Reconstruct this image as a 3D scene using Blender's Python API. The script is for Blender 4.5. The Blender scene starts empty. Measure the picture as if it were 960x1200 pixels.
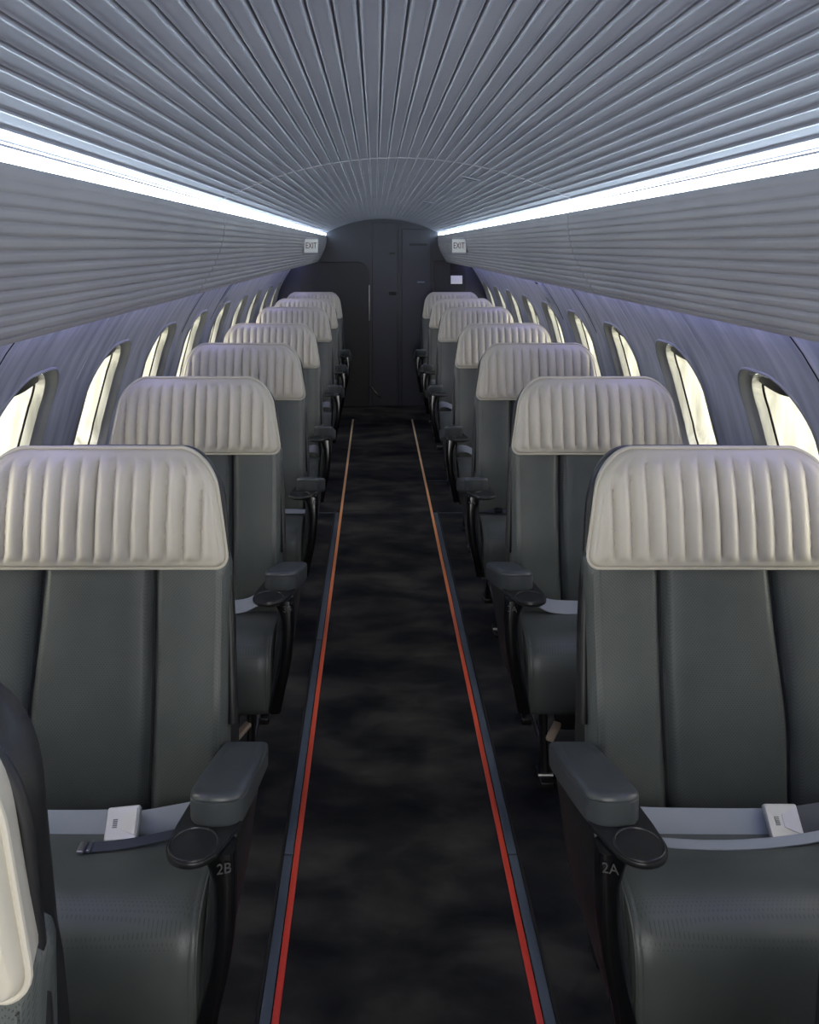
import bpy, math, random
from mathutils import Vector, Matrix
random.seed(7)
S = bpy.context.scene
COL = S.collection
# ------------------------------------------------------------ camera
F = 1000.0                      # focal length in pixels of the 960x1200 frame
CX, CZ = -0.065, 1.57
cd = bpy.data.cameras.new('camera'); cam = bpy.data.objects.new('camera', cd); COL.objects.link(cam)
cam.location = (CX, 0, CZ); cam.rotation_euler = (math.pi/2, 0, 0)
cd.sensor_fit = 'VERTICAL'; cd.sensor_height = 24.0; cd.sensor_width = 24.0
cd.lens = 24.0*F/1200.0
cd.shift_x = 40/1200.0; cd.shift_y = -311/1200.0
cd.clip_start = 0.02
S.camera = cam
# ------------------------------------------------------------ world, exposure
w = bpy.data.worlds.new('daylight'); S.world = w; w.use_nodes = True
bg = w.node_tree.nodes['Background']; bg.inputs[0].default_value = (1.0, 0.955, 0.84, 1); bg.inputs[1].default_value = 6.0
S.view_settings.view_transform = 'Standard'; S.view_settings.look = 'None'
S.view_settings.gamma = 1.0; S.view_settings.use_curve_mapping = False
S.view_settings.exposure = 0.48
def area(name, loc, rot, sx, sy, energy, color):
    l = bpy.data.lights.new(name, 'AREA'); l.shape = 'RECTANGLE'; l.size = sx; l.size_y = sy
    l.energy = energy; l.color = color
    o = bpy.data.objects.new(name, l); COL.objects.link(o); o.location = loc; o.rotation_euler = rot; return o
# added fill lights behind the camera: one under the ceiling, one facing the seats
area('ceiling_fill', (0, -1.0, 1.70), (math.radians(30), 0, 0), 0.7, 1.2, 14, (1.0, 0.96, 0.90))
area('front_fill', (0, -3.0, 1.0), (math.radians(90), 0, 0), 1.5, 1.3, 48, (1.0, 0.98, 0.94))
LED_POWER = 17.0
GLOW_POWER = 9.0

# ------------------------------------------------------------ materials
def mat(name, col, rough=0.5, metal=0.0, spec=0.5, emit=None, estr=0.0, coat=0.0, sheen=0.0):
    m = bpy.data.materials.new(name); m.use_nodes = True
    b = m.node_tree.nodes['Principled BSDF']
    b.inputs['Base Color'].default_value = (*col, 1); b.inputs['Roughness'].default_value = rough
    b.inputs['Metallic'].default_value = metal; b.inputs['Specular IOR Level'].default_value = spec
    b.inputs['Coat Weight'].default_value = coat
    b.inputs['Sheen Weight'].default_value = sheen
    if emit: b.inputs['Emission Color'].default_value = (*emit, 1); b.inputs['Emission Strength'].default_value = estr
    return m
def nodes(m): return m.node_tree.nodes, m.node_tree.links, m.node_tree.nodes['Principled BSDF']
def add_noise(m, c1, c2, scale=(1, 1, 1), nscale=8.0, detail=4.0, lo=0.35, hi=0.65, bump=0.0, bscale=200.0, bdist=0.001):
    N, L, b = nodes(m)
    tc = N.new('ShaderNodeTexCoord'); mp = N.new('ShaderNodeMapping'); mp.inputs['Scale'].default_value = scale
    L.new(tc.outputs['Object'], mp.inputs[0])
    n = N.new('ShaderNodeTexNoise'); n.inputs['Scale'].default_value = nscale; n.inputs['Detail'].default_value = detail
    L.new(mp.outputs[0], n.inputs[0])
    r = N.new('ShaderNodeValToRGB'); r.color_ramp.elements[0].position = lo; r.color_ramp.elements[1].position = hi
    r.color_ramp.elements[0].color = (*c1, 1); r.color_ramp.elements[1].color = (*c2, 1)
    L.new(n.outputs[0], r.inputs[0]); L.new(r.outputs[0], b.inputs['Base Color'])
    if bump:
        n2 = N.new('ShaderNodeTexNoise'); n2.inputs['Scale'].default_value = bscale; n2.inputs['Detail'].default_value = 3
        L.new(tc.outputs['Object'], n2.inputs[0])
        bp = N.new('ShaderNodeBump'); bp.inputs['Strength'].default_value = bump; bp.inputs['Distance'].default_value = bdist
        L.new(n2.outputs[0], bp.inputs['Height']); L.new(bp.outputs[0], b.inputs['Normal'])
    return m
def perforate(m, pitch=0.0058, rad=0.2, dark=0.35, band=None):
    """staggered pin holes of perforated leather, in object x/z (plus y so that it wraps over the roll)"""
    N, L, b = nodes(m)
    tc = N.new('ShaderNodeTexCoord'); sp = N.new('ShaderNodeSeparateXYZ'); L.new(tc.outputs['Object'], sp.inputs[0])
    def mth(op, a, bb=None):
        q = N.new('ShaderNodeMath'); q.operation = op
        for i, v in enumerate((a, bb)):
            if v is None: continue
            if isinstance(v, (int, float)): q.inputs[i].default_value = v
            else: L.new(v, q.inputs[i])
        return q.outputs[0]
    v = mth('SUBTRACT', sp.outputs['Z'], mth('MULTIPLY', sp.outputs['Y'], 1.0))
    u = sp.outputs['X']
    a = mth('MULTIPLY', mth('ADD', u, v), 1/pitch/1.0); c = mth('MULTIPLY', mth('SUBTRACT', u, v), 1/pitch/1.0)
    fa = mth('SUBTRACT', mth('FRACT', a), 0.5); fc = mth('SUBTRACT', mth('FRACT', c), 0.5)
    d = mth('SQRT', mth('ADD', mth('MULTIPLY', fa, fa), mth('MULTIPLY', fc, fc)))
    hole = mth('LESS_THAN', d, rad)
    if band: hole = mth('MULTIPLY', hole, mth('MULTIPLY', mth('MULTIPLY', mth('GREATER_THAN', sp.outputs['Z'], band[0]), mth('LESS_THAN', sp.outputs['Z'], band[1])), mth('LESS_THAN', sp.outputs['Y'], -.2)))
    old = b.inputs['Base Color'].links[0].from_socket if b.inputs['Base Color'].links else None
    mx = N.new('ShaderNodeMix'); mx.data_type = 'RGBA'
    L.new(mth('MULTIPLY', hole, 1-dark), mx.inputs['Factor'])
    if old: L.new(old, mx.inputs['A'])
    else: mx.inputs['A'].default_value = b.inputs['Base Color'].default_value
    mx.inputs['B'].default_value = (0.004, 0.004, 0.004, 1)
    L.new(mx.outputs['Result'], b.inputs['Base Color'])
    return m

LEATHER = (0.078, 0.088, 0.082)
LD = tuple(c*0.86 for c in LEATHER); LL = tuple(c*1.12 for c in LEATHER)
M = {}
M['leather'] = add_noise(mat('green_grey_leather', LEATHER, 0.42, spec=0.5), LD, LL, nscale=6, bump=0.25, bscale=420, bdist=0.0006)
M['perforated'] = perforate(add_noise(mat('perforated_leather', LEATHER, 0.42), LD, LL, nscale=6, bump=0.2, bscale=420, bdist=0.0006))
M['dark_leather'] = add_noise(mat('black_leather', (0.010, 0.0105, 0.011), 0.45), (0.008, 0.0085, 0.009), (0.012, 0.0125, 0.013), nscale=6, bump=0.25, bscale=420, bdist=0.0006)
M['cap_leather'] = add_noise(mat('armrest_leather', (0.05, 0.056, 0.058), 0.40), (0.043, 0.049, 0.051), (0.056, 0.064, 0.066), nscale=9, bump=0.25, bscale=420, bdist=0.0006)
M['cream'] = add_noise(mat('cream_leather', (0.53, 0.495, 0.405), 0.45), (0.50, 0.47, 0.38), (0.56, 0.525, 0.435), nscale=5, bump=0.2, bscale=380, bdist=0.0005)
M['cushion'] = perforate(add_noise(mat('cushion_leather', LEATHER, 0.40), LD, LL, nscale=6, bump=0.2, bscale=420, bdist=0.0006), pitch=0.0075, rad=.17, dark=.6, band=(.44, .4865))
M['seam'] = mat('groove_shade_black', (0.012, 0.013, 0.013), 0.7)  # near black, paints extra shade into the backrest seam grooves
M['gloss_black'] = mat('gloss_black_plastic', (0.004, 0.0045, 0.005), 0.2, spec=0.5)
M['satin_black'] = add_noise(mat('satin_black_plastic', (0.011, 0.0118, 0.0125), 0.38), (0.009, 0.010, 0.0105), (0.013, 0.014, 0.015), nscale=30)
M['metal_black'] = mat('black_steel', (0.02, 0.02, 0.021), 0.35, metal=0.6)
M['steel'] = mat('brushed_steel', (0.6, 0.6, 0.6), 0.3, metal=1.0)
M['tan'] = mat('tan_plastic', (0.42, 0.34, 0.24), 0.45)
M['red'] = mat('red_ribbon', (0.16, 0.01, 0.02), 0.6)
M['buckle'] = add_noise(mat('white_metal_buckle', (0.66, 0.66, 0.62), 0.3, metal=0.25), (0.62, 0.62, 0.58), (0.70, 0.70, 0.66), nscale=20)
M['web'] = mat('grey_webbing', (0.27, 0.30, 0.35), 0.6, sheen=0.3)
N, L, b = nodes(M['web'])
tc = N.new('ShaderNodeTexCoord'); wv = N.new('ShaderNodeTexWave'); wv.inputs['Scale'].default_value = 260; wv.bands_direction = 'X'
L.new(tc.outputs['Object'], wv.inputs[0]); bp = N.new('ShaderNodeBump'); bp.inputs['Strength'].default_value = 0.35; bp.inputs['Distance'].default_value = 0.0006
L.new(wv.outputs[1], bp.inputs['Height']); L.new(bp.outputs[0], b.inputs['Normal'])
M['web_dark'] = mat('dark_webbing', (0.045, 0.052, 0.075), 0.6)
M['vinyl'] = add_noise(mat('grey_fluted_vinyl', (0.27, 0.28, 0.34), 0.45), (0.255, 0.265, 0.325), (0.29, 0.30, 0.36), nscale=3, bump=0.15, bscale=500, bdist=0.0004)
M['vinyl_bin'] = add_noise(mat('grey_bin_vinyl', (0.31, 0.305, 0.335), 0.5), (0.295, 0.29, 0.32), (0.33, 0.325, 0.355), nscale=3, bump=0.15, bscale=500, bdist=0.0004)
M['wall'] = add_noise(mat('streaked_grey_wall', (0.2, 0.21, 0.22), 0.42), (0.19, 0.205, 0.235), (0.42, 0.43, 0.475), scale=(2.5, 9.0, 1.1), nscale=2.2, detail=9, lo=0.30, hi=0.68, bump=0.2, bscale=60, bdist=0.001)
M['wall_trim'] = mat('pale_joint', (0.42, 0.42, 0.46), 0.4)
M['frame_grey'] = add_noise(mat('window_frame_grey', (0.17, 0.175, 0.17), 0.45), (0.15, 0.155, 0.15), (0.19, 0.195, 0.19), nscale=10)
M['liner'] = add_noise(mat('cream_window_liner', (0.80, 0.77, 0.66), 0.5), (0.33, 0.325, 0.28), (0.60, 0.595, 0.53), scale=(10, 26, 0.5), nscale=2.0, lo=0.36, hi=0.58)
M['gap'] = mat('black_gap', (0.01, 0.01, 0.01), 0.8)
M['navy'] = add_noise(mat('navy_bulkhead', (0.007, 0.010, 0.026), 0.42), (0.006, 0.009, 0.023), (0.008, 0.012, 0.029), nscale=4)
M['charcoal'] = add_noise(mat('charcoal_panel', (0.006, 0.007, 0.009), 0.5), (0.005, 0.006, 0.008), (0.007, 0.008, 0.010), nscale=4)
M['white_sign'] = mat('white_sign', (0.75, 0.75, 0.73), 0.4)
M['sign_red'] = mat('sign_letters', (0.10, 0.012, 0.03), 0.5)
M['number'] = mat('seat_number_print', (0.042, 0.044, 0.046), 0.5)
M['rail'] = add_noise(mat('blue_grey_rail', (0.10, 0.13, 0.16), 0.35, metal=0.3), (0.085, 0.11, 0.14), (0.13, 0.16, 0.195), scale=(1, 1.2, 1), nscale=3)
# carpet
m = mat('charcoal_carpet', (0.02, 0.02, 0.02), 0.95, spec=0.1, sheen=0.0)
N, L, b = nodes(m)
tc = N.new('ShaderNodeTexCoord')
def nz(scale, sc, det, dist=0.0):
    mp = N.new('ShaderNodeMapping'); mp.inputs['Scale'].default_value = sc; L.new(tc.outputs['Object'], mp.inputs[0])
    n = N.new('ShaderNodeTexNoise'); n.inputs['Scale'].default_value = scale; n.inputs['Detail'].default_value = det; n.inputs['Distortion'].default_value = dist
    L.new(mp.outputs[0], n.inputs[0]); return n
n1 = nz(3.6, (1.0, 1.7, 1), 12, 0.25); n2 = nz(900, (1, 1, 1), 2)
r = N.new('ShaderNodeValToRGB'); e = r.color_ramp.elements
e[0].position = 0.32; e[0].color = (0.010, 0.011, 0.0135, 1); e[1].position = 0.72; e[1].color = (0.075, 0.070, 0.061, 1)
q = e.new(0.5); q.color = (0.030, 0.0298, 0.030, 1)
L.new(n1.outputs[0], r.inputs[0])
mx = N.new('ShaderNodeMix'); mx.data_type = 'RGBA'; mx.blend_type = 'MULTIPLY'; mx.inputs['Factor'].default_value = 0.7
r2 = N.new('ShaderNodeValToRGB'); r2.color_ramp.elements[0].color = (0.3, 0.3, 0.3, 1); r2.color_ramp.elements[1].color = (1.5, 1.5, 1.5, 1)
r2.color_ramp.elements[0].position = 0.3; r2.color_ramp.elements[1].position = 0.7
L.new(n2.outputs[0], r2.inputs[0]); L.new(r.outputs[0], mx.inputs['A']); L.new(r2.outputs[0], mx.inputs['B'])
L.new(mx.outputs['Result'], b.inputs['Base Color'])
bp = N.new('ShaderNodeBump'); bp.inputs['Strength'].default_value = 0.6; bp.inputs['Distance'].default_value = 0.002
L.new(n2.outputs[0], bp.inputs['Height']); L.new(bp.outputs[0], b.inputs['Normal'])
M['carpet'] = m
# path marking strip: colour shift with viewing angle painted as a red to amber ramp
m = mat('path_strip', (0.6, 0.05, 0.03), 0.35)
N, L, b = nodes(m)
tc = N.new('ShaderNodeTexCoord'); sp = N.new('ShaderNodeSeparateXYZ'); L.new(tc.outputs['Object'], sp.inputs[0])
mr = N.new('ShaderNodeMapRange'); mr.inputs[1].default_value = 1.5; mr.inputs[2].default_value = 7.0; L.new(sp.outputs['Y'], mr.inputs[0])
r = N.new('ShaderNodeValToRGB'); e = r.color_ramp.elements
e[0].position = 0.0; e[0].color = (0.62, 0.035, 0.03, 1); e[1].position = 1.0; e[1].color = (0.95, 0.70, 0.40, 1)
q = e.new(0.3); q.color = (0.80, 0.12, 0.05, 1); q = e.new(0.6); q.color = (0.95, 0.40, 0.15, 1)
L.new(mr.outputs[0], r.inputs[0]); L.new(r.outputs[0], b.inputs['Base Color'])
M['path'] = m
M['led'] = mat('led_diffuser', (0.8, 0.85, 0.9), 0.5, emit=(0.72, 0.88, 1.0), estr=LED_POWER)
M['glow'] = mat('violet_led', (0.5, 0.5, 0.8), 0.5, emit=(0.42, 0.42, 1.0), estr=GLOW_POWER)
# pane: thin clear sheet
m = bpy.data.materials.new('clear_pane'); m.use_nodes = True; N = m.node_tree.nodes; L = m.node_tree.links; N.clear()
out = N.new('ShaderNodeOutputMaterial'); mixs = N.new('ShaderNodeMixShader'); tr = N.new('ShaderNodeBsdfTransparent'); gl = N.new('ShaderNodeBsdfGlossy')
gl.inputs['Roughness'].default_value = 0.02; tr.inputs[0].default_value = (0.96, 0.97, 0.96, 1)
lw = N.new('ShaderNodeLayerWeight'); lw.inputs[0].default_value = 0.5
pw = N.new('ShaderNodeMath'); pw.operation = 'POWER'; pw.inputs[1].default_value = 4.0; L.new(lw.outputs['Facing'], pw.inputs[0])
fr = N.new('ShaderNodeMath'); fr.operation = 'MULTIPLY_ADD'; fr.inputs[1].default_value = 0.5; fr.inputs[2].default_value = 0.04; L.new(pw.outputs[0], fr.inputs[0])
L.new(fr.outputs[0], mixs.inputs[0]); L.new(tr.outputs[0], mixs.inputs[1]); L.new(gl.outputs[0], mixs.inputs[2]); L.new(mixs.outputs[0], out.inputs[0])
M['pane'] = m

# ------------------------------------------------------------ mesh helpers
def build(name, V, Fc, material, parent=None, smooth=True, angle=35, loc=None):
    me = bpy.data.meshes.new(name); me.from_pydata([tuple(v) for v in V], [], Fc); me.update()
    import bmesh
    bm = bmesh.new(); bm.from_mesh(me); bmesh.ops.remove_doubles(bm, verts=bm.verts, dist=1e-6)
    bmesh.ops.recalc_face_normals(bm, faces=bm.faces); bm.to_mesh(me); bm.free()
    me.materials.append(material)
    if smooth:
        for p in me.polygons: p.use_smooth = True
        me.set_sharp_from_angle(angle=math.radians(angle))
    o = bpy.data.objects.new(name, me); COL.objects.link(o)
    if parent: o.parent = parent
    if loc: o.location = loc
    return o
def tag(o, label=None, cat=None, group=None, kind=None):
    if label: o['label'] = label
    if cat: o['category'] = cat
    if group: o['group'] = group
    if kind: o['kind'] = kind
    return o
def empty(name, loc=(0, 0, 0)):
    o = bpy.data.objects.new(name, None); COL.objects.link(o); o.location = loc; o.empty_display_size = 0.05; return o
class Acc:
    def __init__(s): s.V = []; s.F = []
    def add(s, V, Fc):
        n = len(s.V); s.V += [tuple(v) for v in V]; s.F += [tuple(i+n for i in f) for f in Fc]; return s
    def out(s, name, m, parent=None, **k): return build(name, s.V, s.F, m, parent, **k)
def grid(P, cu=False, cv=False):
    """P: list of rows of points"""
    nu = len(P); nv = len(P[0]); V = [p for r in P for p in r]; Fc = []
    for i in range(nu if cu else nu-1):
        for j in range(nv if cv else nv-1):
            a = i*nv+j; b_ = i*nv+(j+1) % nv; c = ((i+1) % nu)*nv+(j+1) % nv; d = ((i+1) % nu)*nv+j
            Fc.append((a, b_, c, d))
    return V, Fc
def loft(loops, cap=True):
    V, Fc = grid(loops, cv=True); n = len(loops[0])
    if cap:
        Fc.append(tuple(range(n))); Fc.append(tuple(len(V)-n+i for i in range(n)))
    return V, Fc
def rr(hx, hy, r, n=5):
    """rounded rectangle loop, 4*(n+1) points"""
    r = min(r, hx, hy); P = []
    for cx, cy, a0 in ((hx-r, hy-r, 0), (-hx+r, hy-r, 90), (-hx+r, -hy+r, 180), (hx-r, -hy+r, 270)):
        for k in range(n+1):
            a = math.radians(a0+90*k/n); P.append((cx+r*math.cos(a), cy+r*math.sin(a)))
    return P
def rbox(c, h, r=0.004, n=3):
    """rounded box: rounded in plan and with softened top and bottom"""
    cx, cy, cz = c; hx, hy, hz = h; r = min(r, hx*0.99, hy*0.99, hz*0.99); loops = []
    for sgn in (-1, 1):
        ks = range(n+1) if sgn == -1 else range(n, -1, -1)
        for k in ks:
            a = math.pi/2*k/n; ins = r*(1-math.sin(a)); zz = hz-r+r*math.cos(a)
            loops.append([(cx+x, cy+y, cz+sgn*zz) for x, y in rr(hx-ins, hy-ins, max(r-ins, 1e-4)+0.0005, n)])
    return loft(loops)
def tube(path, r, n=8, closed=False):
    P = [Vector(p) for p in path]; loops = []; m_ = len(P)
    up = Vector((0, 0, 1)); prev = None
    for i in range(m_):
        if closed: t = (P[(i+1) % m_]-P[i-1]).normalized()
        else: t = (P[min(i+1, m_-1)]-P[max(i-1, 0)]).normalized()
        if prev is None:
            a = t.cross(up)
            if a.length < 1e-3: a = t.cross(Vector((0, 1, 0)))
            a.normalize()
        else:
            a = (prev - t*prev.dot(t)).normalized()
        prev = a; b_ = t.cross(a); rad = r[i] if isinstance(r, (list, tuple)) else r
        loops.append([P[i]+rad*(math.cos(2*math.pi*k/n)*a+math.sin(2*math.pi*k/n)*b_) for k in range(n)])
    if closed:
        return grid(loops, cu=True, cv=True)
    return loft(loops)
def text_mesh(name, body, size, material, parent, mtx, depth=0.0006, align='CENTER'):
    c = bpy.data.curves.new(name, 'FONT'); c.body = body; c.size = size; c.extrude = depth; c.align_x = align; c.align_y = 'CENTER'; c.resolution_u = 3
    o = bpy.data.objects.new(name, c); COL.objects.link(o)
    dg = bpy.context.evaluated_depsgraph_get(); me = bpy.data.meshes.new_from_object(o.evaluated_get(dg))
    bpy.data.objects.remove(o); bpy.data.curves.remove(c)
    me.transform(mtx); me.materials.clear(); me.materials.append(material); me.name = name
    ob = bpy.data.objects.new(name, me); COL.objects.link(ob)
    if parent: ob.parent = parent
    return ob

# ------------------------------------------------------------ cabin shell
Y0, Y1 = -3.2, 8.22
R, ZC = 1.07, 0.74
PITCH = 0.708; WC0 = 2.265
def W(sg, y, s, dep=0.0):
    t = s/R; return (sg*(R+dep)*math.cos(t), y, ZC+(R+dep)*math.sin(t))
def S_of(z): return R*math.asin((z-ZC)/R)
S_FLOOR = S_of(-0.0); S_TOP = S_of(1.4085); S_A, S_B = -0.03, 0.63; S_WC = 0.272
win_y = [WC0+PITCH*k for k in range(-8, 9)]
win_y = [y for y in win_y if y-PITCH/2 > Y0-0.3]
def wall(sg):
    a = Acc()
    ya = [win_y[0]-PITCH/2] + [y+PITCH/2 for y in win_y]; ya[-1] = Y1
    def strip(y0, y1, s0, s1, ny, ns):
        a.add(*grid([[W(sg, y0+(y1-y0)*i/ny, s0+(s1-s0)*j/ns) for j in range(ns+1)] for i in range(ny+1)]))
    for i, yc in enumerate(win_y):
        y0, y1 = ya[i], ya[i+1]
        strip(y0, y1, S_FLOOR, S_A, 1, 10); strip(y0, y1, S_B, S_TOP, 1, 4)
        loop = rr(0.196, 0.247, 0.15, 8)
        # outer rectangle points matched by angle
        outer = []
        for (px, py) in loop:
            hx = (y1-yc) if px > 0 else (yc-y0); hy = (S_B-S_WC) if py > 0 else (S_WC-S_A)
            k = max(abs(px)/hx, abs(py)/hy); outer.append((px/k, py/k))
        # force the four corners
        for cx, cy in ((y1-yc, S_B-S_WC), (y0-yc, S_B-S_WC), (y0-yc, S_A-S_WC), (y1-yc, S_A-S_WC)):
            j = min(range(len(outer)), key=lambda q: (outer[q][0]-cx)**2+(outer[q][1]-cy)**2); outer[j] = (cx, cy)
        rows = []
        for k in range(6):
            f = k/5
            rows.append([W(sg, yc+(1-f)*l[0]+f*o_[0], S_WC+(1-f)*l[1]+f*o_[1]) for l, o_ in zip(loop, outer)])
        a.add(*grid(rows, cv=True))
    return a.out('wall_left' if sg < 0 else 'wall_right', M['wall'], angle=60)
for sg in (-1, 1): tag(wall(sg), kind='structure')

# windows
wn = 0
def window(sg, yc, exit_=False, first=[None, None]):
    global wn
    wn += 1
    src = first[0 if sg < 0 else 1]
    name = 'window_%d' % wn
    if src is not None:
        o = src.copy(); o.name = name; o.location = (0, yc, 0); COL.objects.link(o)
        for ch in list(src.children):
            c = ch.copy(); c.parent = o; COL.objects.link(c)
        return o
    root = empty(name, (0, yc, 0)); tag(root, kind='structure')
    def ring(a, b_, r, dep, n=10): return [W(sg, x, S_WC+y, dep) for x, y in rr(a, b_, r, n)]
    Fm = [ring(.200, .252, .155, .001), ring(.199, .251, .154, -.004), ring(.195, .247, .151, -.006), ring(.191, .243, .148, -.003), ring(.186, .238, .144, .005),
          ring(.178, .230, .137, .014), ring(.170, .223, .130, .018), ring(.168, .221, .128, .021)]
    V, Fc = loft(Fm, cap=False); build('frame', V, Fc, M['frame_grey'], root, angle=60)
    V, Fc = loft([ring(.168, .221, .128, .020), ring(.165, .218, .125, .018), ring(.157, .211, .118, .036), ring(.156, .210, .117, .041)], cap=False)
    build('inner_trim', V, Fc, M['liner'], root, angle=60)
    V, Fc = loft([ring(.157, .211, .118, .041), ring(.160, .214, .121, .043), ring(.160, .214, .121, .046), ring(.152, .207, .114, .047)], cap=False)
    build('gasket', V, Fc, M['gap'], root, angle=60)
    # wavy cream liner sleeve running out to the pane
    rows = []
    for k in range(7):
        f = k/6; dep = .046+.110*f; wv_ = .0025*math.sin(k*2.1)
        rows.append(ring(.153-.014*f+wv_, .208-.018*f+wv_, .114-.014*f, dep))
    V, Fc = loft(rows, cap=False); build('liner_sleeve', V, Fc, M['liner'], root, angle=60)
    # dark lip of the raised shade under the head of the opening
    rows = []
    for j in range(13):
        x = -.125+.25*j/12; q = x/.125
        st = S_WC+.212-.03*q*q; sb = S_WC+.158+.020*q*q
        rows.append([W(sg, x, st, .034), W(sg, x, sb+.004, .034), W(sg, x, sb, .046), W(sg, x, st, .046)])
    V, Fc = loft(rows); build('shade', V, Fc, M['satin_black'], root)
    V, Fc = loft([ring(.1385, .190, .100, .153), ring(.1385, .190, .100, .157)]); build('pane', V, Fc, M['pane'], root, smooth=False)
    first[0 if sg < 0 else 1] = root
    return root
for sg in (-1, 1):
    for y in win_y:
        if y > 0.8: window(sg, y)
        else: # behind the camera: same windows, so the daylight there is right too
            window(sg, y)

# wall joints
tn = 0
for sg in (-1, 1):
    for i, yc in enumerate([q for q in win_y if q > .3][:-1]):
        y = yc+PITCH/2; tn += 1
        dark = i in (1, 4, 5)
        P = [W(sg, y, S_FLOOR+(S_TOP-S_FLOOR)*k/16, -.0005) for k in range(17)]
        rows = [[(p[0]-sg*0.0, p[1]-.004, p[2]), (p[0]-sg*.002, p[1], p[2]), (p[0], p[1]+.004, p[2])] for p in P]
        V, Fc = grid(rows); o = build('trim_%d' % tn, V, Fc, M['gap'] if dark else M['wall_trim']); tag(o, kind='structure')

# floor, with its carpet fields
V, Fc = rbox((0, (Y0+Y1)/2, -.02), (.79, (Y1-Y0)/2, .02), .001)
tag(build('floor', V, Fc, M['carpet'], smooth=False), kind='structure')
# cross joints in the side carpets
for sg, y in ((-1, 5.03), (1, 5.03), (1, 5.72)):
    tn += 1
    V, Fc = rbox((sg*.40, y, .0008), (.115, .003, .0008), .0005)
    tag(build('trim_%d' % tn, V, Fc, M['rail'], smooth=False), kind='structure')
# threshold at the aft end
a = Acc()
prof = [(7.72, 0), (7.76, .012), (7.84, .028), (7.95, .034), (Y1, .036), (Y1, 0)]
V, Fc = loft([[(x, y, z) for y, z in prof] for x in (-.70, .70)])
tn += 1; tag(build('trim_%d' % tn, V, Fc, M['carpet']), kind='structure')

# front wall behind the camera
a = Acc()
half = [(math.sqrt(max(0, (R+.01)**2-(z-ZC)**2)), z) for z in [-.03+1.44*k/24 for k in range(25)]]
half += [(.80, 1.47), (.70, 1.60), (.60, 1.72), (.45, 1.80), (.30, 1.84), (.15, 1.86)]
pts = [(-x, z) for x, z in half] + [(0, 1.865)] + half[::-1]
V, Fc = loft([[(x, y, z) for x, z in pts] for y in (Y0-.03, Y0)])
tag(build('wall_front', V, Fc, M['charcoal'], smooth=False), kind='structure')
V, Fc = loft([[(x, y, z) for x, z in pts] for y in (Y1, Y1+.04)])
bulk = tag(build('wall_back', V, Fc, M['navy'], smooth=False), kind='structure')

# ceiling: fluted panels
CH, CE, CA = .54, 1.702, 1.836
sag = CA-CE; CR = (CH*CH+sag*sag)/(2*sag); a0 = math.asin(CH/CR)
def ceil_prof(ribs):
    P = []
    nr = 40; per = 26
    tot = nr*per
    for k in range(tot+1):
        t = (k % per)/per; ang = -a0+2*a0*k/tot
        if ribs:
            # broad soft flute with a narrow rounded groove between flutes
            g = min(t, 1-t)                       # 0 at the groove
            d = .0052*max(0, 1-g/.085)**1.1 - .0013*math.exp(-((g-.13)/.035)**2)
        else: d = 0
        r_ = CR+d
        P.append((r_*math.sin(ang), CA-CR+r_*math.cos(ang)))
    return P
root = empty('ceiling', (0, 0, 0)); tag(root, kind='structure')
for y0, y1, rb in ((Y0, 2.548, 1), (2.552, 5.248, 1), (5.252, 7.30, 1), (7.302, Y1, 0)):
    pr = ceil_prof(rb)
    rows = [[(x, y, z) for x, z in pr] for y in (y0, y1)]
    rows = [[(x, y0, z+.02) for x, z in pr]] + rows + [[(x, y1, z+.02) for x, z in pr]]
    V, Fc = grid(rows); build('ceiling_panel', V, Fc, M['vinyl'], root, angle=50)
for y in (2.55,):
    pr = ceil_prof(0)
    V, Fc = grid([[(x, y-.005, z+.0015) for x, z in pr], [(x, y-.003, z-.0018) for x, z in pr], [(x, y+.003, z-.0018) for x, z in pr], [(x, y+.005, z+.0015) for x, z in pr]])
    build('joint_strip', V, Fc, M['wall_trim'], root)
# small slotted covers in the ceiling
for (x, y) in ((.262, 2.95), (.222, 4.7)):
    ang = math.asin(x/CR); z = CA-CR+CR*math.cos(ang)-.002
    c = tag(empty('ceiling_cover', (x, y, z)), 'small slotted cover in the fluted ceiling, ' + ('nearer the camera' if y < 4 else 'nearer the bulkhead'), 'cover', 'small covers in the ceiling')
    c.rotation_euler = (0, ang, 0)
    V, Fc = rbox((0, 0, 0), (.034, .035, .002), .0015); build('plate', V, Fc, M['vinyl'], c)
    V, Fc = rbox((0, -.012, -.0022), (.024, .006, .001), .0008); build('slot', V, Fc, M['gap'], c)

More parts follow.
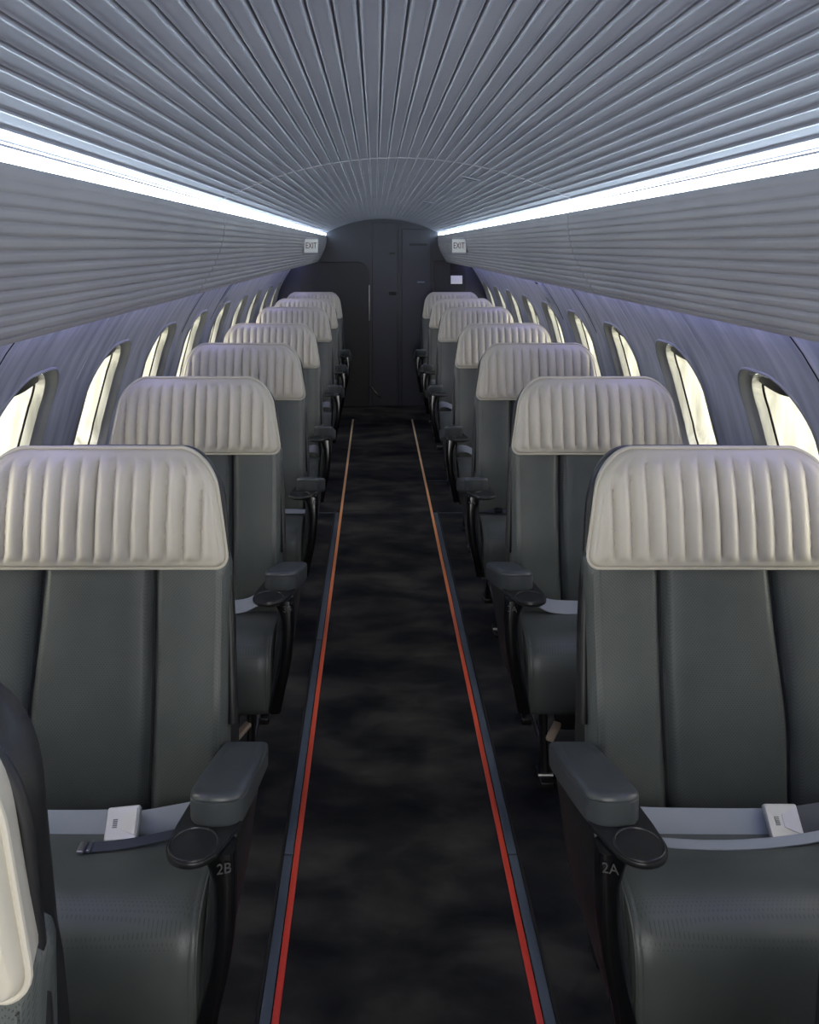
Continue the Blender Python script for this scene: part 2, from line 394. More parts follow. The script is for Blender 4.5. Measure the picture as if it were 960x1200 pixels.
# overhead bins: fluted face
BT = (.535, 1.677); BB = (.612, 1.432)
def bin_prof():
    # centre line of the face: gentle outward bow from the top lip to the rounded bottom edge
    n = 13; per = 12; P = []
    for k in range(n*per+1):
        f = k/(n*per); t = (k % per)/per
        x = BT[0]+(BB[0]-BT[0])*(f**1.6)-.012*math.sin(math.pi*f); z = BT[1]+(BB[1]-BT[1])*f
        g = min(t, 1-t); amp = min(1, .12+f*1.6)
        d = .0062*amp*max(0, 1-g/.30)**1.4
        if k in (0, n*per): d = 0
        P.append((x+d, z+d*.2))
    P += [(BB[0]+.006, BB[1]-.008), (BB[0]+.02, BB[1]-.013), (.70, 1.417), (.80, 1.412), (.842, 1.404)]
    P += [(.825, 1.45), (.74, 1.56), (.60, 1.67), (.56, 1.678), (.545, 1.678)]
    return P
bp_ = bin_prof()
for sg, side in ((-1, 'left'), (1, 'right')):
    for y0, y1, which in ((Y0, 2.647, 'near'), (2.653, Y1-.002, 'far')):
        rows = []
        ys = [(y0, .004), (y0+.004, 0), (y0+.02, 0), (y1-.02, 0), (y1-.004, 0), (y1, .004)]
        for y, ins in ys: rows.append([(sg*(x+(ins if x < .68 else -ins)), y, z) for x, z in bp_])
        lab = {'near': 'long grey fluted overhead bin running out of frame', 'far': 'grey fluted overhead bin carrying the exit sign'}[which]
        V, Fc = loft(rows)
        tag(build('overhead_bin', V, Fc, M['vinyl_bin'], angle=50), lab + ', ' + side + ' side', 'overhead bin')
    # cove light between bin top and ceiling
    r_ = tag(empty('cove_light', (0, 0, 0)), 'long cool white light strip between ceiling and overhead bins on the %s side' % side, 'light strip')
    V, Fc = loft([[(sg*.5400, y, 1.6795), (sg*.5425, y, 1.6975), (sg*.549, y, 1.6975), (sg*.549, y, 1.6795)] for y in (Y0, Y1-.01)])
    build('diffuser', V, Fc, M['led'], r_, smooth=False)
    V, Fc = loft([[(sg*.5405, y, 1.6976), (sg*.541, y, 1.7015), (sg*.555, y, 1.7015), (sg*.555, y, 1.6976)] for y in (Y0, Y1-.01)])
    build('upper_rail', V, Fc, M['vinyl'], r_, smooth=False)
    # violet wash light hidden under the bins
    V, Fc = loft([[(sg*.800, y, 1.402), (sg*.822, y, 1.402), (sg*.822, y, 1.397), (sg*.800, y, 1.397)] for y in (Y0+.05, Y1-.05)])
    tag(build('wash_light', V, Fc, M['glow'], smooth=False), 'violet light strip tucked under the overhead bins on the %s side' % side, 'light strip')

# exit signs on the bins
for sg, side in ((-1, 'left'), (1, 'right')):
    s_ = empty('exit_sign', (sg*.522, 5.75, 1.575))
    tag(s_, 'small white EXIT sign with dark red letters on the %s overhead bin by the bulkhead' % side, 'sign')
    # wedge housing: its plate faces forward and a little to the aisle
    hz = .052; a = Acc()
    # plan of the wedge in local x (toward the wall +sg) / y
    plan = [(-.072, .0), (.022, -.055), (.026, -.035), (.026, .06), (-.060, .03)]
    loops = []
    for z, q in ((-hz-.004, .82), (-hz, .97), (-hz+.01, 1), (hz-.01, 1), (hz, .97), (hz+.004, .82)):
        loops.append([(sg*x*q, y*q, z) for x, y in plan])
    V, Fc = loft(loops); build('housing', V, Fc, M['vinyl_bin'], s_, angle=30)
    p0 = Vector((sg*-.070, -.0012, 0)); p1 = Vector((sg*.020, -.0525, 0)); mid = (p0+p1)/2
    if sg < 0: xa = (p0-p1).normalized()
    else: xa = (p1-p0).normalized()
    za = Vector((0, 0, 1)); n_ = xa.cross(za); mt = Matrix((( xa.x, za.x, n_.x, mid.x), (xa.y, za.y, n_.y, mid.y), (xa.z, za.z, n_.z, mid.z), (0, 0, 0, 1)))
    off = n_*.0012
    V, Fc = rbox((0, 0, 0), (.050, .044, .0015), .001)
    pl = build('sign_plate', [mt @ Vector(v) + off for v in V], Fc, M['white_sign'], s_, smooth=False)
    mt2 = mt.copy(); mt2.translation = mid+n_*.0030
    text_mesh('lettering', 'EXIT', .046, M['sign_red'], pl, mt2 @ Matrix.Diagonal((.88, 1.25, 1, 1)))

# exit handle covers on the walls
for sg, side in ((-1, 'left'), (1, 'right')):
    s_ = empty('hatch_cover', W(sg, 4.93, .0, 0)); s_.location = (0, 0, 0)
    tag(s_, 'recessed emergency exit handle cover on the %s wall above the window' % side, 'cover')
    def pad(y0, y1, z0, z1, d0, d1, nm, mm, par=s_):
        s0, s1 = S_of(z0), S_of(z1); lo = []
        for dd in (d0, d1):
            lo.append([W(sg, (y0+y1)/2+x, (s0+s1)/2+y, dd) for x, y in rr((y1-y0)/2, (s1-s0)/2, .012, 4)])
        V, Fc = loft(lo); return build(nm, V, Fc, mm, par)
    pad(4.80, 4.99, 1.24, 1.385, -.001, -.006, 'cover_plate', M['wall'])
    pad(4.87, 4.96, 1.305, 1.37, -.0055, -.0075, 'handle_recess', M['gap'])
    pad(4.84, 4.92, 1.255, 1.285, -.0055, -.009, 'pull_tab', M['frame_grey'])

# aisle floor rails and path strips
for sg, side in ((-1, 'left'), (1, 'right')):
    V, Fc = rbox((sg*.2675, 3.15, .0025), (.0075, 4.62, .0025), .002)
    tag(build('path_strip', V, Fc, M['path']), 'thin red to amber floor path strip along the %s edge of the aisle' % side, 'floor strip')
    rl = tag(empty('floor_rail', (sg*.2885, 0, 0)), 'blue grey metal seat rail beside the path strip on the %s of the aisle' % side, 'rail')
    for y0, y1 in ((Y0+.1, 2.195), (2.2, 3.395), (3.4, 5.02)):
        V, Fc = rbox((0, (y0+y1)/2, .003), (.0108, (y1-y0)/2, .003), .0015); build('rail_section', V, Fc, M['rail'], rl)
    V, Fc = rbox((sg*.0155, (Y0+5.1)/2, .0015), (.004, (5.02-Y0)/2, .0015), .001); build('edge_gasket', V, Fc, M['gap'], rl)

# ------------------------------------------------------------ bulkhead details
YB = Y1
def plate(nm, x0, x1, z0, z1, t, mm, parent=None, r=.004, y=None):
    yy = (YB if y is None else y)-t/2
    lo = []
    for k, ins in ((t/2, 0), (-t/2+.003, 0), (-t/2, .003)):
        lo.append([((x0+x1)/2+px, yy+k, (z0+z1)/2+pz) for px, pz in rr((x1-x0)/2-ins, (z1-z0)/2-ins, r, 6)])
    V, Fc = loft(lo); return build(nm, V, Fc, mm, parent, smooth=False)
def bx(px, d=YB): return (px-440)*d/F+CX
def bz(py, d=YB): return CZ-(py-289)*d/F
door = plate('door_1', bx(436.5), bx(466), .04, 1.80, .012, M['navy']); tag(door, kind='structure')
plate('door_handle', bx(456), bx(464.5), bz(345.5), bz(342), .02, M['gap'], door, r=.006, y=YB-.011)
plate('door_latch', bx(457), bx(463), bz(298), bz(296), .008, M['charcoal'], door, r=.004, y=YB-.011)
pn = plate('door_2', bx(471), bx(505), .04, 1.74, .012, M['navy']); tag(pn, kind='structure')
plate('door_label', bx(489), bx(498), bz(331.3), bz(329.5), .003, M['rail'], pn, r=.002, y=YB-.0125)
plate('door_slot', bx(480), bx(500), bz(287.5), bz(285.5), .003, M['charcoal'], pn, r=.002, y=YB-.0125)
tn += 1; tag(plate('trim_%d' % tn, bx(467.3), bx(469.7), .04, 1.80, .014, M['navy']), kind='structure')
# dark closet door on the left with one big rounded corner
YD = YB-.05
cl = empty('door_3', (0, 0, 0)); tag(cl, kind='structure')
lo = []
x0, x1, z0, z1 = -.78, bx(432.5, YD), .04, bz(307, YD)
for k, ins in ((0.048, 0), (.004, 0), (0, .004)):
    P = [(x0, YD+k, z0), (x1-ins, YD+k, z0)]
    rc = .11
    for q in range(9):
        a_ = math.pi/2*q/8; P.append((x1-ins-rc+rc*math.cos(a_), YD+k, z1-ins-rc+rc*math.sin(a_)))
    P.append((x0, YD+k, z1-ins)); lo.append(P)
V, Fc = loft(lo); build('door_leaf', V, Fc, M['charcoal'], cl, smooth=False)
V, Fc = rbox((x1+.002, YD+.02, 1.03), (.004, .012, .17), .003); build('edge_trim', V, Fc, M['steel'], cl)
V, Fc = tube([(bx(433), YD-.004, bz(451)), (bx(436), YD-.02, bz(454)), (bx(444), YD-.02, bz(463)), (bx(446), YD-.004, bz(464.5))], .010); build('door_pull', V, Fc, M['satin_black'], cl)
# right bulkhead panel nearer the cabin
YR = YB-.03
rp = plate('panel', bx(508.5, YR), .80, .04, 1.44, .028, M['charcoal'], None, y=YB); rp.name = 'wall_panel'; tag(rp, kind='structure')
vt = tag(empty('air_vent', (0, 0, 0)), 'small black slatted vent above the white placard on the right bulkhead', 'vent')
plate('vent_frame', bx(527.5), bx(543), bz(322), bz(310), .004, M['gap'], vt, y=YR-.0)
for k in range(5):
    zz = bz(311.6+k*2.2); V, Fc = rbox(((bx(528.5)+bx(542))/2, YR-.006, zz), (.055, .003, .004), .001); build('slat', V, Fc, M['charcoal'], vt)
pc = plate('placard', bx(528), bx(541.5), bz(332.5), bz(322.8), .003, M['white_sign'], y=YR-.001)
tag(pc, 'small blank-looking white placard on the dark right bulkhead', 'placard')

# ------------------------------------------------------------ seats
SX = .633
LEAN = .16
def lean(z): return LEAN*(z-.92)
def edge_dist(x, z, hx, zb, zt, rt, rb_):
    """distance inside a box whose top corners have radius rt and bottom ones rb_"""
    zc = (zb+zt)/2; r_ = rt if z > zc else rb_
    qx = abs(x)-(hx-r_); qz = abs(z-zc)-((zt-zb)/2-r_)
    return r_-(math.hypot(max(qx, 0), max(qz, 0))+min(max(qx, qz), 0))
def outline_hw(z, hx, zb, zt, rt, rb_):
    if z > zt-rt: q = (z-(zt-rt))/rt; return hx-rt+rt*math.sqrt(max(0, 1-q*q))
    if z < zb+rb_: q = ((zb+rb_)-z)/rb_; return hx-rb_+rb_*math.sqrt(max(0, 1-q*q))
    return hx
def zlist(zb, zt, rt, rb_, nt=10, nm=10, nb=6):
    L_ = [zb+rb_-rb_*math.cos(math.pi/2*k/nb) for k in range(nb)]
    L_ += [zb+rb_+(zt-rt-zb-rb_)*k/nm for k in range(nm)]
    L_ += [zt-rt+rt*math.sin(math.pi/2*k/nt) for k in range(nt+1)]
    return L_
def pillow(hx, zb, zt, rt, rb_, yfront, yback, nx=40, taper=0.0, edge=.012, relief=None, nt=10, nm=10, nb=6, ztopfn=None):
    """solid with a rounded outline; yfront/yback(x,z) base surfaces, softened to the mid plane at the outline"""
    zs = zlist(zb, zt, rt, rb_, nt, nm, nb); fr, bk = [], []
    for z in zs:
        hw = outline_hw(z, hx, zb, zt, rt, rb_); rf, rbk = [], []
        tp = 1-taper*(z-zb)/(zt-zb)
        for j in range(nx+1):
            u = -1+2*j/nx
            u = math.copysign(abs(u)**.86, u) if False else u
            x = u*hw; d = max(0, edge_dist(x, z, hx, zb, zt, rt, rb_))
            q = min(d/edge, 1); soft = 1-math.sqrt(max(0, 1-(1-q)**2))
            yf, yb = yfront(x, z), yback(x, z); mid = (yf+yb)/2
            rel = relief(x, z, d) if relief else 0
            X = x*tp
            rf.append((X, yf+(mid-yf)*soft+rel+lean(z), z)); rbk.append((X, yb+(mid-yb)*soft+lean(z), z))
        fr.append(rf); bk.append(rbk)
    a = Acc(); a.add(*grid(fr)); a.add(*grid(bk))
    # side walls
    n = len(zs)
    ring_f = [fr[i][0] for i in range(n)] + fr[-1][1:] + [fr[i][-1] for i in range(n-2, -1, -1)] + fr[0][-2:0:-1]
    ring_b = [bk[i][0] for i in range(n)] + bk[-1][1:] + [bk[i][-1] for i in range(n-2, -1, -1)] + bk[0][-2:0:-1]
    a.add(*grid([ring_f, ring_b], cv=True))
    return a

NR = 14
def head_relief(x, z, d):
    # stitched border, then vertical pleats
    border = .0022*math.exp(-((d-.0135)/.0022)**2)
    xx = x*(1-.15*(z-.92)/.232)
    fade = min(1, max(0, (d-.016)/.012)); zt_ = fade*min(1, max(0, (.245-abs(xx))/.015))
    t = ((xx+.252)/.504*NR) % 1.0
    f = abs(math.sin(math.pi*t))**.55
    pl = (-.0150*f+.0075)*zt_
    return border+pl
def back_front(x, z):
    # panels: centre pad and two side pads divided by deep rounded grooves
    s_ = 0.0
    wob = .004*math.sin((z-.45)*9)
    for xc in (-.121, .121):
        g = abs(x-xc-(wob if xc > 0 else -wob))
        s_ += .024*max(0, 1-g/.017)**1.4 + .007*math.exp(-(g/.035)**2)
    g = abs(abs(x)-.262); s_ += .004*max(0, 1-g/.006)
    wing = -.014*min(1, max(0, (abs(x)-.17)/.09))**2
    if abs(x) > .265: wing += .014*((abs(x)-.265)/.02)**2
    lumb = -.012*math.exp(-((z-.62)/.12)**2)
    return .022+s_+wing+lumb
def make_seat(sd):
    """sd = direction of the aisle in local x (+1 seat on the left of the aisle, -1 on the right). origin: floor under the foot of the headrest"""
    root = empty('passenger_seat')
    # headrest
    hx, zb, zt, rt, rb_ = .271, .920, 1.152, .085, .028
    a = pillow(hx, zb, zt, rt, rb_, lambda x, z: -.002-.010*math.sin(math.pi*min(1, max(0, (z-zb)/(zt-zb))))+.022*max(0, (z-1.10)/.05)**2, lambda x, z: .052,
               nx=NR*12, taper=.15, edge=.013, relief=head_relief, nt=14, nm=14, nb=6)
    hr = a.out('headrest', M['cream'], root, angle=60)
    # piping round the headrest
    P = []
    zs = zlist(zb, zt, rt, rb_, 12, 8, 6)
    def pp(x, z): return (x*(1-.15*(z-zb)/(zt-zb)), .010+.0+.022*max(0, (z-1.10)/.05)**2*.6+lean(z), z)
    for z in zs: P.append(pp(outline_hw(z, hx+.0005, zb-.0005, zt+.0005, rt, rb_), z))
    for z in reversed(zs): P.append(pp(-outline_hw(z, hx+.0005, zb-.0005, zt+.0005, rt, rb_), z))
    V, Fc = tube(P, .0036, 8, closed=True); build('piping', V, Fc, M['cream'], hr)
    # back shell
    a = pillow(.290, .30, 1.140, .115, .05, lambda x, z: .035 if z > .90 else .06, lambda x, z: .125+.02*math.cos(x*5), nx=28, taper=.155, edge=.022, nt=12, nm=14, nb=5)
    for i, v in enumerate(a.V):      # widen slightly towards the bottom
        z = v[2]; k = 1+.045*min(1, max(0, (1.05-z)/.25)); a.V[i] = (v[0]*k, v[1], z)
    a.out('back_shell', M['dark_leather'], root, angle=60)
    # rolled black leather rim of the shell, seen beside and above the headrest
    P = []; zs = zlist(.62, 1.140, .112, .02, 12, 12, 2)
    for z in zs+[None]+zs[::-1]:
        if z is None: s2 = -1; continue
        if z == zs[0] and not P: s2 = 1
        P.append((s2*(outline_hw(z, .287, .30, 1.140, .112, .05)*(1-.155*(z-.30)/.84)*(1+.045*min(1, max(0, (1.05-z)/.25)))+.001), .046+lean(z)-.012*max(0, (.9-z)/.3), z))
    V, Fc = tube(P, .0085, 8); build('shell_rim', V, Fc, M['dark_leather'], root, angle=60)
    # backrest
    a = pillow(.282, .415, .948, .03, .03, back_front, lambda x, z: .085, nx=84, taper=.035, edge=.02, nt=4, nm=26, nb=4)
    br = a.out('backrest', M['perforated'], root, angle=60)
    for xc in (-.121, .121):
        P = []
        for z in [.44+.50*k/24 for k in range(25)]:
            wob = .004*math.sin((z-.45)*9); x = xc+(wob if xc > 0 else -wob)
            P.append((x*(1-.035*(z-.415)/.533), back_front(x, z)-.0045+lean(z), z))
        V, Fc = tube(P, .0042, 6); build('groove_shade', V, Fc, M['seam'], br)  # dark strip added along the seam to deepen the groove's shade
    for s2 in (-1, 1):   # edge seam
        P = [(s2*(.266)*(1-.035*(z-.415)/.533), back_front(s2*.27, z)-.002+lean(z), z) for z in [.45+.46*k/20 for k in range(21)]]
        V, Fc = tube(P, .0014, 6); build('edge_seam', V, Fc, M['leather'], br)
    # seat cushion: profile swept over x, softened at both sides
    prof = [(.015, .415), (.015, .440), (-.04, .452), (-.12, .470), (-.20, .484), (-.255, .489), (-.295, .485), (-.325, .470), (-.345, .445), (-.354, .41), (-.354, .36), (-.346, .315), (-.326, .288), (-.29, .277), (-.15, .275), (.015, .275)]
    cy, cz = -.15, .39
    # refine
    def refine(Pf, n):
        out_ = []
        m_ = len(Pf)
        for i in range(m_):
            p0, p1, p2, p3 = Pf[i-1], Pf[i], Pf[(i+1) % m_], Pf[(i+2) % m_]
            for k in range(n):
                t = k/n
                out_.append(tuple(.5*((2*p1[c])+(-p0[c]+p2[c])*t+(2*p0[c]-5*p1[c]+4*p2[c]-p3[c])*t*t+(-p0[c]+3*p1[c]-3*p2[c]+p3[c])*t**3) for c in (0, 1)))
        return out_
    pf = refine(prof, 3); hw = .287; loops = []
    xs = [(-hw, .90), (-hw+.002, .945), (-hw+.007, .975), (-hw+.016, .992), (-hw+.018, .986), (-hw+.020, .992), (-hw+.04, 1.0)]
    xs += [(-hw+.06+(2*hw-.12)*k/12, 1.0+.008*math.sin(math.pi*k/12)) for k in range(13)]
    xs += [(-x, s) for x, s in reversed(xs[:7])]
    for x, s in xs: loops.append([(x, cy+(y-cy)*s, cz+(z-cz)*s) for y, z in pf])
    V, Fc = loft(loops); cu = build('seat_cushion', V, Fc, M['cushion'], root, angle=60)
    for s2 in (-1, 1):
        P = [(s2*(hw-.006), cy+(y-cy)*.986, cz+(z-cz)*.986) for y, z in pf[3:42]]
        V, Fc = tube(P, .0022, 6); build('piping', V, Fc, M['leather'], cu)
    # armrest body on the aisle side: lofted up
    ax = lambda x: sd*x         # local aisle-side coordinate: +x toward the aisle
    loops = []
    for z, xo, xi, yf, yb in ((.300, .300, .290, -.335, -.03), (.308, .306, .287, -.360, -.012), (.34, .313, .287, -.372, .0), (.42, .325, .290, -.368, .0), (.50, .336, .296, -.356, .0),
                              (.56, .343, .300, -.346, .0), (.585, .344, .298, -.342, -.02), (.605, .343, .294, -.335, -.13), (.617, .341, .292, -.33, -.19), (.620, .335, .298, -.325, -.20)):
        hx_, hy_ = (xo-xi)/2, (yb-yf)/2
        loops.append([(ax((xo+xi)/2+px), (yf+yb)/2+py, z) for px, py in rr(hx_, hy_, .016, 5)])
    V, Fc = loft(loops); body = build('armrest_panel', V, Fc, M['satin_black'], root, angle=50)
    # glossy front pillar, bowed
    rows = []
    for k in range(15):
        f = k/14; z = .618-.308*f
        xo = .346+.006*math.sin(math.pi*min(1, f*1.25))-.034*f*f; xi = xo-.034-.02*max(0, 1-f*5)**2; yf = -.380-.014*math.sin(math.pi*f)+.012*f*f
        hx_, hy_ = (xo-xi)/2, .022
        rows.append([(ax((xo+xi)/2+px), yf+.022+py, z) for px, py in rr(hx_, hy_, .010, 4)])
    V, Fc = loft(rows); build('armrest_pillar', V, Fc, M['gloss_black'], root, angle=60)
    # tray with the cup ring: teardrop plan
    tx, ty, tz = .281, -.367, .622
    plan_ = [(tx+.0435*math.cos(a_), ty+.0435*math.sin(a_)) for a_ in [math.pi*1.0+math.pi*k/18*.92 for k in range(19)]]
    plan_ += [(.336, -.345), (.346, -.320), (.348, -.28), (.345, -.21), (.262, -.21), (.250, -.28), (.243, -.32)]
    mx_ = sum(p[0] for p in plan_)/len(plan_); my_ = sum(p[1] for p in plan_)/len(plan_)
    def tear(sc, zz): return [(ax(mx_+(x-mx_)*sc), my_+(y-my_)*sc, zz) for x, y in plan_]
    V, Fc = loft([tear(.90, tz-.008), tear(.985, tz-.005), tear(1.0, tz-.001), tear(1.0, tz+.002), tear(.985, tz+.0035), tear(.6, tz+.0035)])
    tray = build('tray', V, Fc, M['satin_black'], root, angle=50)
    cir = lambda r_, z_: [(ax(tx)+r_*math.cos(2*math.pi*k/36), ty+r_*math.sin(2*math.pi*k/36), z_) for k in range(36)]
    V, Fc = loft([cir(.0405, tz+.003), cir(.0398, tz+.0058), cir(.0385, tz+.0065), cir(.0370, tz+.0060), cir(.0362, tz+.0042), cir(.0350, tz+.0039), cir(.02, tz+.0039)]); build('cup_ring', V, Fc, M['satin_black'], tray, angle=28)
    # padded cap
    rows = []
    th = .059
    for zz, ins in ((-th, .012), (-th+.004, .004), (-th+.012, .0005), (-.014, 0), (-.0125, .0018), (-.011, 0), (-.006, .0010), (-.002, .005), (0, .012), (.0008, .022)):
        P = []
        yr, yf = -.012-ins*.3, -.302+ins
        yr, yf = -.042-ins*.3, -.330+ins
        pts2 = [(.358-ins, yr), (.270+ins, yr), (.266+ins, -.10), (.262+ins, -.19), (.260+ins, yf+.045-ins)]
        cxm, rn = (.260+.352)/2, (.352-.260)/2-ins
        for k in range(1, 12):
            a_ = math.pi*k/12; c_, s2_ = math.cos(a_), math.sin(a_)
            pts2.append((cxm-rn*math.copysign(abs(c_)**.75, c_), yf+.045-ins-(.045-ins)*s2_**.75))
        pts2 += [(.352-ins, yf+.045-ins), (.356-ins, -.19)]
        for x, y in pts2:
            slope = .680-(.680-.600)*((y+.330)/.29)
            P.append((ax(x), y, slope+zz))
        rows.append(P)
    V, Fc = loft(rows); build('armrest_cap', V, Fc, M['cap_leather'], root, angle=50)
    # under frame and legs
    a = Acc()
    a.add(*rbox((0, -.13, .258), (.255, .012, .016), .004)); a.add(*rbox((0, .05, .258), (.255, .012, .016), .004))
    for x in (-.2, .2): a.add(*rbox((x, -.04, .250), (.010, .15, .018), .004))
    a.add(*rbox((0, -.03, .195), (.155, .10, .070), .02)); a.add(*rbox((0, -.135, .17), (.165, .006, .03), .004))
    a.out('under_frame', M['metal_black'], root)
    for x in (-.2, .2):
        V, Fc = tube([(x, -.13, .262), (x, -.14, .15), (x, -.155, .02)], [.015, .012, .013], 10); lg = build('leg', V, Fc, M['metal_black'], root)
        V, Fc = rbox((x, -.155, .010), (.020, .045, .010), .004); build('foot', V, Fc, M['metal_black'], lg)
        V, Fc = tube([(x-.022, -.17, .024), (x+.022, -.17, .024)], .005, 8); build('bolt', V, Fc, M['steel'], lg)
        V, Fc = tube([(x, .05, .262), (x, .11, .15), (x, .17, .02)], [.014, .011, .012], 10); lg = build('leg', V, Fc, M['metal_black'], root)
        V, Fc = rbox((x, .17, .010), (.018, .035, .010), .004); build('foot', V, Fc, M['metal_black'], lg)
        V, Fc = tube([(x, -.14, .08), (x, .14, .10)], .008, 8); build('side_brace', V, Fc, M['metal_black'], root)
    V, Fc = rbox((0, 0, 0), (.012, .034, .007), .005)
    rt_ = Matrix.Rotation(math.radians(-35), 4, 'Z') @ Matrix.Rotation(math.radians(18), 4, 'X')
    V = [rt_ @ Vector((v[0]*1.0, v[1], v[2])) + Vector((ax(.176), -.168, .150)) for v in V]
    build('release_lever', V, Fc, M['tan'], root)
    V, Fc = rbox((ax(.093), -.150, .165), (.012, .003, .02), .002); build('ribbon_tag', V, Fc, M['red'], root)
    # belt anchor strap standing between cushion and armrest
    return root
def strap(path, wdt, th, nm, mm, parent, wdir=None):
    """flat webbing along a path: wdir per point = direction of the width"""
    rows = []
    P = [Vector(p) for p in path]
    def cat(P, n=4):
        o_ = []
        for i in range(len(P)-1):
            p0, p1, p2, p3 = P[max(i-1, 0)], P[i], P[i+1], P[min(i+2, len(P)-1)]
            for k in range(n):
                t = k/n; o_.append(.5*((2*p1)+(-p0+p2)*t+(2*p0-5*p1+4*p2-p3)*t*t+(-p0+3*p1-3*p2+p3)*t**3))
        return o_+[P[-1]]
    C = cat(P); D = cat([Vector(d) for d in wdir])
    for i, p in enumerate(C):
        t = (C[min(i+1, len(C)-1)]-C[max(i-1, 0)]).normalized(); d = D[i].normalized(); n_ = t.cross(d).normalized()*th/2; d = d*wdt/2
        rows.append([p-d-n_, p-d*.9-n_*1.3, p+d*.9-n_*1.3, p+d-n_, p+d+n_, p+d*.9+n_*1.3, p-d*.9+n_*1.3, p-d+n_])
    V, Fc = loft(rows); return build(nm, V, Fc, mm, parent, angle=40)
def buckle(root, c, ry=0.0, tilt=-60, name='buckle'):
    hx_, hz_ = .031, .0275
    loops = []
    for dz, q in ((-.007, .95), (-.004, 1.0), (.005, 1.0), (.008, .93)): loops.append([(px*q, py*q, dz) for px, py in rr(hx_, hz_, .004, 3)])
    V, Fc = loft(loops)
    mt = Matrix.Translation(c) @ Matrix.Rotation(ry, 4, 'Y') @ Matrix.Rotation(math.radians(tilt), 4, 'X').inverted()
    bk = build(name, [mt @ Vector(v) for v in V], Fc, M['buckle'], root, angle=30)
    # flared lift plate
    V = [(-.002, -.010, .0085), (.027, -.022, .0085), (.027, .022, .0085), (-.002, .010, .0085), (-.002, -.010, .0092), (.027, -.022, .0118), (.027, .022, .0118), (-.002, .010, .0092)]
    Fc = [(0, 3, 2, 1), (4, 5, 6, 7), (0, 1, 5, 4), (1, 2, 6, 5), (2, 3, 7, 6), (3, 0, 4, 7)]
    build('buckle_flap', [mt @ Vector(v) for v in V], Fc, M['buckle'], bk, smooth=False)
    a = Acc()
    for k in range(5): a.add(*rbox((-.013, -.006+.003*k, .0085), (.0045, .0008, .0008), .0004, 2))
    a.V = [tuple(mt @ Vector(v)) for v in a.V]; a.out('buckle_print', M['frame_grey'], bk, smooth=False)
    return bk
UP = (0, .35, 1); FL = (0, 1, .12); TI = (0, .7, .75)
def belt(root, sd, row):
    A = lambda x: sd*x
    if row == 2 and sd < 0:      # right of the aisle: fastened belt, low strap in front
        strap([(-.285, -.085, .485), (-.20, -.10, .482), (-.06, -.105, .482), (.05, -.105, .482)], .048, .002, 'belt_strap', M['web'], root, [TI]*4)
        strap([(.085, -.105, .484), (.15, -.095, .486), (.26, -.07, .485)], .048, .002, 'belt_strap', M['web_dark'], root, [TI]*3)
        strap([(-.283, -.115, .478), (-.20, -.150, .480), (-.06, -.165, .4825), (.09, -.150, .484), (.25, -.10, .478)], .022, .002, 'belt_strap', M['web'], root, [FL]*5)
        buckle(root, (.066, -.115, .492), 0.0, -48)
    elif row == 2:               # left of the aisle: belt with buckle and loose dark tail
        strap([(-.28, -.075, .478), (-.15, -.10, .480), (-.02, -.105, .481), (.07, -.105, .482)], .044, .002, 'belt_strap', M['web'], root, [TI]*4)
        strap([(.115, -.11, .482), (.17, -.10, .485), (.275, -.07, .487)], .044, .002, 'belt_strap', M['web'], root, [TI]*3)
        strap([(.045, -.178, .487), (.11, -.168, .486), (.19, -.140, .484), (.27, -.100, .478)], .022, .002, 'belt_strap', M['web_dark'], root, [FL]*4)
        V, Fc = rbox((.040, -.180, .489), (.006, .013, .0022), .001); build('belt_tip', V, Fc, M['steel'], root)
        V, Fc = rbox((.054, -.178, .4895), (.003, .013, .0022), .001); build('belt_tip', V, Fc, M['steel'], root)
        buckle(root, (.098, -.125, .494), -.10, -42)
    elif row == 4 and sd < 0:
        strap([(-.27, -.05, .468), (-.15, -.09, .475), (.0, -.10, .477), (.15, -.09, .475), (.26, -.05, .468)], .040, .002, 'belt_strap', M['web_dark'], root, [FL]*5)
        V, Fc = rbox((-.19, -.10, .483), (.016, .014, .006), .003); build('belt_tip', V, Fc, M['metal_black'], root)
    elif row == 4:
        strap([(.28, -.12, .484), (.22, -.11, .482), (.10, -.10, .478), (-.05, -.09, .476), (-.25, -.04, .466)], .040, .002, 'belt_strap', M['web'], root, [FL]*5)
        buckle(root, (-.08, -.10, .486), 0, -12)
    else:                        # strap arching out of the side, over the cushion
        A_ = A
        strap([(A_(.272), -.075, .475), (A_(.262), -.085, .505), (A_(.22), -.095, .508), (A_(.17), -.10, .489), (A_(.08), -.09, .480), (A_(-.08), -.09, .477), (A_(-.26), -.05, .468)], .040, .002, 'belt_strap', M['web'], root,
              [UP, UP, TI, TI, TI, TI, FL])
        buckle(root, (A_(-.02), -.105, .489), 0, -40)
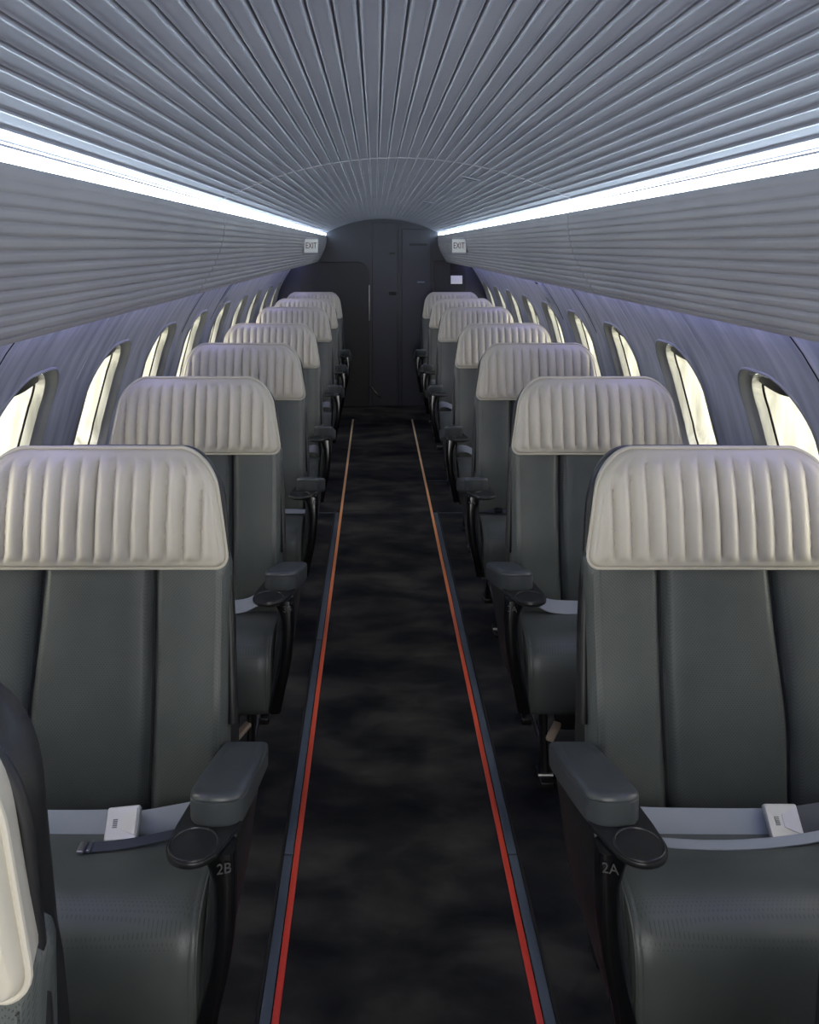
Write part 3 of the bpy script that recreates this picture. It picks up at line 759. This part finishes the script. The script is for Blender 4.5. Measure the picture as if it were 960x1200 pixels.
def number(root, sd, txt):
    # upright print on the front of the armrest, turned a little to the aisle
    xa = Vector((1, sd*.25, 0)).normalized(); za = Vector((0, 0.10, 1)).normalized(); n_ = xa.cross(za)
    c = Vector((sd*.331, -.3815, .600)) + n_*.0045
    mt = Matrix(((xa.x, za.x, n_.x, c.x), (xa.y, za.y, n_.y, c.y), (xa.z, za.z, n_.z, c.z), (0, 0, 0, 1)))
    return text_mesh('seat_number', txt, .022, M['number'], root, mt, depth=.0006)
rows_y = [.805, 1.715, 2.667, 3.619, 4.571, 5.83, 6.783, 7.735]
ORD = ['', 'first', 'second', 'third', 'fourth', 'fifth', 'sixth', 'seventh', 'eighth']
def copy_tree(o, parent=None):
    c = o.copy(); COL.objects.link(c); c.parent = parent
    for ch in list(o.children): copy_tree(ch, c)
    return c
for sd, side, let in ((1, 'left', 'B'), (-1, 'right', 'A')):
    proto = make_seat(sd)
    seats = [proto]+[copy_tree(proto) for _ in rows_y[1:]]
    plain = None
    for i, (st, y) in enumerate(zip(seats, rows_y)):
        row = i+1
        st.location = (-sd*SX, y, 0)
        extra = {1: 'cut off by the frame edge', 2: 'the largest in full view, with white belt buckle' , 8: 'against the bulkhead'}.get(row, '')
        if row == 1: lab = 'dark leather seat with cream pleated headrest, nearest on the %s, cut off by the frame' % side
        elif row == 2: lab = 'large leather seat with cream pleated headrest and white buckle, second row, %s of aisle' % side
        elif row == 8: lab = 'farthest dark leather seat before the bulkhead, eighth row, %s of the aisle' % side
        else: lab = 'dark leather seat with cream pleated headrest, %s row from the camera, %s of aisle' % (ORD[row], side)
        tag(st, lab, 'seat', 'single seats along the %s of the aisle' % side)
        if row == 1:      # this seat's back stands more upright
            pv = Vector((0, 0, .45)); Rm = Matrix.Rotation(math.radians(9), 3, 'X')
            for ch in st.children:
                if ch.name.split('.')[0] in ('headrest', 'back_shell', 'backrest', 'shell_rim'):
                    ch.rotation_euler.x = math.radians(9); ch.location = pv-Rm@pv
        belt(st, sd, row)
        if row in (2, 3, 4): number(st, sd, '%d%s' % (row, let))
